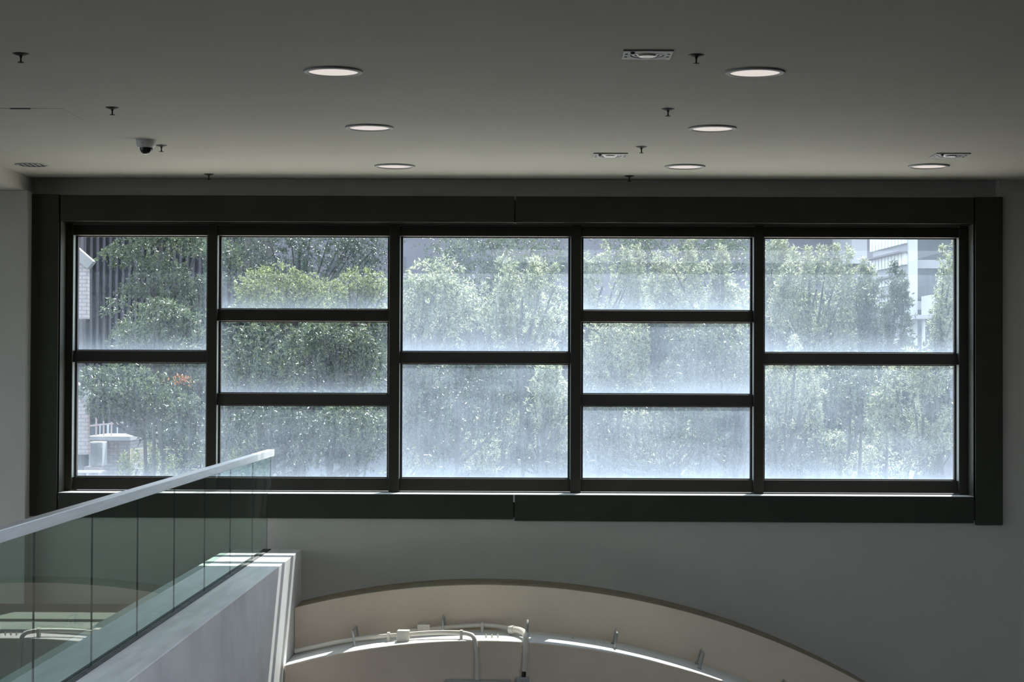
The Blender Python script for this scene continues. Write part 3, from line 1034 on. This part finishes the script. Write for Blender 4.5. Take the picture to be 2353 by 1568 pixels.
B(x0, x1, 72.5, 82, GZ, z1).build('recessed_wall', LILAC, ofb)
for (ya, yb, xr) in ((598, 617, 2300), (693, 712, 2300)):
    x0, x1, _, _, z0, z1 = px_box(2106, xr, ya, yb, 70, 2)
    B(x0, x1, 70, 73, z0, z1).build('balcony_slab', PALE, ofb)
x0, x1, _, _, z0, z1 = px_box(2137, 2156, 678, 724, 68, 2)
wk = thing('rooftop_box', 'white plant room box in front of the office balconies', 'building', (x0, 68, GZ))
B(x0, x1, 68, 69.5, z0, z1).build('wall', WHITER, wk)
x0, x1, _, _, z0, z1 = px_box(2098, 2156, 724, 733, 68, 2)
B(x0, x1, 68, 69.8, z0, z1).build('roof_slab', PALE, wk)
x0, x1, _, _, z0, z1 = px_box(2126, 2130, 733, 830, 68, 2)
B(x0, x1, 68.3, 68.6, GZ, z1).build('post', WHITER, wk)
B(at(2098, 1, 68).x, at(2240, 1, 68).x, 70.1, 71, GZ, at(2100, 733, 69).z).build('base', LILAC, wk)

# ------------------------------------------------------------------ trees
rng = np.random.default_rng(7)


def leaf_mesh(name, base, direc, up, length, width, mat):
    """one kite shaped folded leaf per entry"""
    n = len(base)
    direc = direc / np.linalg.norm(direc, axis=1, keepdims=True)
    side = np.cross(direc, up)
    side /= np.linalg.norm(side, axis=1, keepdims=True) + 1e-9
    nrm = np.cross(side, direc)
    L = length[:, None]
    w = width[:, None]
    mid = base + direc * L * 0.45
    v = np.stack([base, mid + side * w * 0.5 + nrm * w * 0.18, base + direc * L - nrm * L * 0.10, mid - side * w * 0.5 + nrm * w * 0.18], 1).reshape(-1, 3)
    me = bpy.data.meshes.new(name)
    me.vertices.add(4 * n)
    me.vertices.foreach_set('co', v.astype(np.float32).ravel())
    idx = np.arange(n)[:, None] * 4
    tri = np.concatenate([idx + np.array([[0, 1, 2]]), idx + np.array([[0, 2, 3]])], 1).ravel()
    me.loops.add(6 * n)
    me.loops.foreach_set('vertex_index', tri.astype(np.int32))
    me.polygons.add(2 * n)
    me.polygons.foreach_set('loop_start', np.arange(0, 6 * n, 3, dtype=np.int32))
    me.polygons.foreach_set('loop_total', np.full(2 * n, 3, dtype=np.int32))
    me.materials.append(mat)
    me.update(calc_edges=True)
    return me


def crown(kind, rx, ry, rz, dens, leaf):
    """bases and directions of leaves (rosettes on many small domes or upright shoots) in a crown centred on the origin"""
    nc = max(8, int(2.4 * dens * (rx * ry * rz) ** (2 / 3) * 9))
    u = rng.normal(size=(nc, 3))
    u /= np.linalg.norm(u, axis=1, keepdims=True)
    rad = rng.uniform(0.45, 1.0, nc) ** 0.6
    cen = u * rad[:, None] * np.array([rx, ry, rz]) * 0.86
    P, D = [], []
    for c in cen:
        if kind == 'round':
            r = rng.uniform(0.22, 0.46)
            nr = int(44 * (r / 0.4) ** 2)
            a = rng.uniform(0, 2 * math.pi, nr)
            zc_ = rng.uniform(-0.25, 1.0, nr)
            s = np.sqrt(np.clip(1 - zc_ ** 2, 0, 1))
            p = c + np.stack([s * np.cos(a) * r, s * np.sin(a) * r, zc_ * r * 0.75], 1)
            out = np.stack([np.cos(a) * s, np.sin(a) * s, zc_ * 0.6 + 0.1], 1)
            k = 6
        elif kind == 'spire':
            hgt = rng.uniform(0.4, 0.95)
            nr = int(30 * hgt / 0.6)
            t = rng.uniform(0, 1, nr)
            a = rng.uniform(0, 2 * math.pi, nr)
            s = 0.20 * (1 - 0.75 * t) * rng.uniform(0.4, 1, nr)
            p = c + np.stack([s * np.cos(a), s * np.sin(a), (t - 0.35) * hgt], 1)
            out = np.stack([np.cos(a), np.sin(a), np.full(nr, 0.75)], 1)
            k = 6
        else:                                # loose
            nr = 16
            p = c + rng.normal(size=(nr, 3)) * 0.26
            out = rng.normal(size=(nr, 3)) + np.array([0, 0, 0.4])
            k = 5
        out = out / (np.linalg.norm(out, axis=1, keepdims=True) + 1e-9)
        for j in range(k):
            jit = rng.normal(size=out.shape) * 0.75
            d = out * 0.55 + jit
            d[:, 2] -= 0.35 if kind == 'round' else (-0.15 if kind == 'spire' else 0.1)
            P.append(p + rng.normal(size=p.shape) * 0.02)
            D.append(d)
    P = np.concatenate(P)
    D = np.concatenate(D)
    n = len(P)
    up = np.array([0, 0, 1.0]) + rng.normal(size=(n, 3)) * 0.45
    L = leaf * rng.uniform(0.7, 1.25, n)
    return P, D, up, L, cen


def tree(kind, cx, cy, hw, hh, Y, mat, label, dens=1.0, leaf=0.092, depth=None, name='broadleaf_tree', cat='tree', group='trees outside the window'):
    c = at(cx, cy, Y)
    rx = hw / F * Y
    rz = hh / F * Y
    ry = depth or max(rx * 0.6, 0.7)
    root = thing(name, label, cat, (c.x, Y, GZ), group)
    off = np.array([0, 0, c.z - GZ])
    P, D, up, L, cen = crown(kind, rx, ry, rz, dens, leaf)
    me = leaf_mesh('foliage', P + off, D, up, L, L * (0.42 if kind != 'spire' else 0.34), mat)
    fo = bpy.data.objects.new('foliage', me)
    COL.objects.link(fo)
    fo.parent = root
    tb_ = MB()
    h0 = max(0.3, off[2] - rz * 0.6)
    wob = rng.uniform(-0.55, 0.55, 2)
    r0 = 0.035 + 0.015 * min(3, rx)
    tb_.tube(smooth_path([(0, 0, -0.05), (wob[0] * 0.5, 0, h0 * 0.5), (wob[0], wob[1], h0), (wob[0] * 0.6, 0, off[2] + rz * 0.3)], 4), [r0 * (1 - 0.05 * i) for i in range(13)], 8)
    sel = rng.choice(len(cen), min(len(cen), 12), replace=False)
    for i in sel:
        e = cen[i] + off
        s0 = Vector((wob[0] * 0.9, wob[1], h0 * rng.uniform(0.88, 1.0)))
        mid = s0.lerp(Vector(e), 0.5) + Vector((0, 0, -0.12 * rx))
        tb_.tube(smooth_path([s0, mid, e], 4), [0.045 * (1 - 0.085 * j) for j in range(9)], 5)
    tb_.build('trunk', BARK, root, world=False, smooth=True)
    return root


T = [
    # left column
    ('round', 340, 905, 152, 82, 38, LG, 'dark green tree with an orange leaf sprig in the lower left pane', 1.0),
    ('round', 352, 760, 122, 76, 42, LG, 'domed green tree at the bottom of the upper left pane', 1.1),
    ('round', 392, 620, 170, 105, 47, LG, 'tall green tree beside the dark ribbed wall in the upper left pane', 1.0),
    # second column
    ('round', 640, 690, 135, 62, 42, LY, 'yellow green domed tree in the top pane of the second column', 1.25),
    ('round', 810, 695, 100, 60, 43, LY, 'yellow green domed tree at the right of the second column top pane', 1.2),
    ('loose', 700, 590, 240, 90, 52, LD, 'dark loose tree along the top of the second column', 1.3),
    ('round', 760, 815, 150, 75, 39, LG, 'green tree with hanging leaves in the middle pane of the second column', 1.0),
    ('loose', 590, 830, 120, 90, 40, LG, 'loose branching tree at the left of the second column middle pane', 1.3),
    ('round', 620, 1000, 130, 85, 36, LD, 'dark tree in the bottom pane of the second column behind the handrail', 0.9),
    ('round', 800, 1010, 120, 90, 37, LG, 'green tree at the right of the second column bottom pane', 0.9),
    # third column
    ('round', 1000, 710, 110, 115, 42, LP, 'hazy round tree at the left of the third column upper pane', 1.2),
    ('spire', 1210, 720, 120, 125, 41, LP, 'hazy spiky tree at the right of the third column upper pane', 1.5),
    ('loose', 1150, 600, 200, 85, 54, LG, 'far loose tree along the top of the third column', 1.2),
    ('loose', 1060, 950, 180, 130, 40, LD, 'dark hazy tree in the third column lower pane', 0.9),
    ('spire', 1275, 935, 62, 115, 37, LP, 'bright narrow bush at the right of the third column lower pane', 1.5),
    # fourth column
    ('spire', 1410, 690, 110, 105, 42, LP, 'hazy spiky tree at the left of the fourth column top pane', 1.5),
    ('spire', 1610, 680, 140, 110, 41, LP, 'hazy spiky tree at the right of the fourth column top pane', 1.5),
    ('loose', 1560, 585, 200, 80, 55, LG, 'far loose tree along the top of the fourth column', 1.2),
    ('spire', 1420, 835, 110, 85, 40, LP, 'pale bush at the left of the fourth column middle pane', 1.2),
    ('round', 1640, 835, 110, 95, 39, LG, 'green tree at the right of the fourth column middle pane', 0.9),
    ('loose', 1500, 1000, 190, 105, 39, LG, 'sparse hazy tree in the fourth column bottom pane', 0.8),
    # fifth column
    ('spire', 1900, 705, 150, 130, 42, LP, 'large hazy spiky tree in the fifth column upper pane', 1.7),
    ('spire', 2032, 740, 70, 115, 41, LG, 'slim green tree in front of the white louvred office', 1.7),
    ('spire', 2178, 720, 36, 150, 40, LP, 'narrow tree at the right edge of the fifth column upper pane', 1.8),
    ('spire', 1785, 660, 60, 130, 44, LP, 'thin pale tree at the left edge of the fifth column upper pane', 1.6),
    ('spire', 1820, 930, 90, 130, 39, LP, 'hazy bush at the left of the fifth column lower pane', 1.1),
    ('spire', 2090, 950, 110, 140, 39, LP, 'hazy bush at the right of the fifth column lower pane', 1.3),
    ('loose', 1960, 880, 110, 90, 44, LG, 'far hazy tree in the middle of the fifth column lower pane', 1.0),
]
for t in T:
    tree(*t[:8], dens=t[8] * 1.7)
# a middle row closing the gaps between them
k = 0
NEAR = ['right in the first column', 'left in the second column', 'centre of the second column', 'right in the second column', 'left in the third column', 'centre of the third column',
        'right in the third column', 'left in the fourth column', 'centre of the fourth column', 'right in the fourth column', 'left in the fifth column', 'centre of the fifth column', 'right in the fifth column']
PXS = [415, 545, 680, 830, 970, 1110, 1250, 1390, 1530, 1680, 1810, 1950, 2120]
for row, (cy, hh, word) in enumerate(((760, 95, 'in the upper half'), (900, 95, 'just below mid height'), (1020, 85, 'near the sill'))):
    for i, cx in enumerate(PXS):
        if cx > 2000 and row == 0:
            continue
        kind = ('loose', 'round', 'spire')[(i + row) % 3] if cx > 900 else ('loose', 'round')[(i + row) % 2]
        mt = (LG, LD, LG)[(i + 2 * row) % 3] if cx < 900 else (LP, LG, LD)[(i + 2 * row) % 3]
        tree(kind, cx + rng.uniform(-25, 25), cy + rng.uniform(-25, 25), 95, hh, 49 + 2.2 * row + (i % 2) * 1.2, mt,
             'middle row tree with its crown %s, %s' % (word, NEAR[i]), dens=1.1, leaf=0.125, group='trees of the middle row')
# darker trees filling in behind
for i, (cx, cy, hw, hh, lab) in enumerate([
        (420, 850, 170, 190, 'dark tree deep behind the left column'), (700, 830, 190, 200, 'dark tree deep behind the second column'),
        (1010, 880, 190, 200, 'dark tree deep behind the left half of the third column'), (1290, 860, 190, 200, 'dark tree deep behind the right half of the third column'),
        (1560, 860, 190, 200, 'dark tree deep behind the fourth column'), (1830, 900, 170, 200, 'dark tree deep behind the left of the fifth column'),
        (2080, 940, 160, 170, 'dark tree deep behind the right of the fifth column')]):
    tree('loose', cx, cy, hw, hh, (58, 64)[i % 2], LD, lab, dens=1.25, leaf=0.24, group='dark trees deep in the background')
# low plants along the bottom
for i, (cx, cy, hw, hh, lab) in enumerate([
        (330, 1085, 90, 28, 'low grassy shrub at the foot of the left column'), (445, 1075, 70, 34, 'low shrub right of the left column foot behind the handrail'),
        (560, 1075, 60, 30, 'low shrub at the foot of the second column left end'), (960, 1080, 60, 34, 'low shrub at the foot of the third column left end'),
        (1090, 1070, 70, 40, 'bright low shrub at the foot of the third column'), (1520, 1085, 60, 36, 'bright low shrub at the foot of the fourth column'),
        (1975, 1085, 40, 36, 'bright low shrub at the foot of the fifth column'), (2090, 1085, 60, 30, 'low shrub at the foot of the fifth column right end')]):
    tree('loose' if i % 2 else 'spire', cx, cy, hw, hh, 46 + i % 2, LP if i > 3 else LY, lab, dens=1.5, name='shrub', cat='shrub', group='low shrubs along the street')
# an orange sprig on the lower left tree
p = at(418, 874, 36.6)
n = 90
P = np.array(p) + rng.normal(size=(n, 3)) * np.array([0.10, 0.06, 0.05])
me = leaf_mesh('orange_sprig', P - np.array(p), rng.normal(size=(n, 3)) + np.array([0, 0, 0.2]), np.array([0, 0, 1.0]) + rng.normal(size=(n, 3)) * 0.4, np.full(n, 0.075), np.full(n, 0.03), LO)
so = bpy.data.objects.new('orange_sprig', me)
COL.objects.link(so)
host = [o for o in bpy.data.objects if o.get('label', '').startswith('dark green tree with an orange')][0]
so.parent = host
so.location = Vector(p) - Vector(host.location)
so['label'] = 'sprig of withered orange leaves'
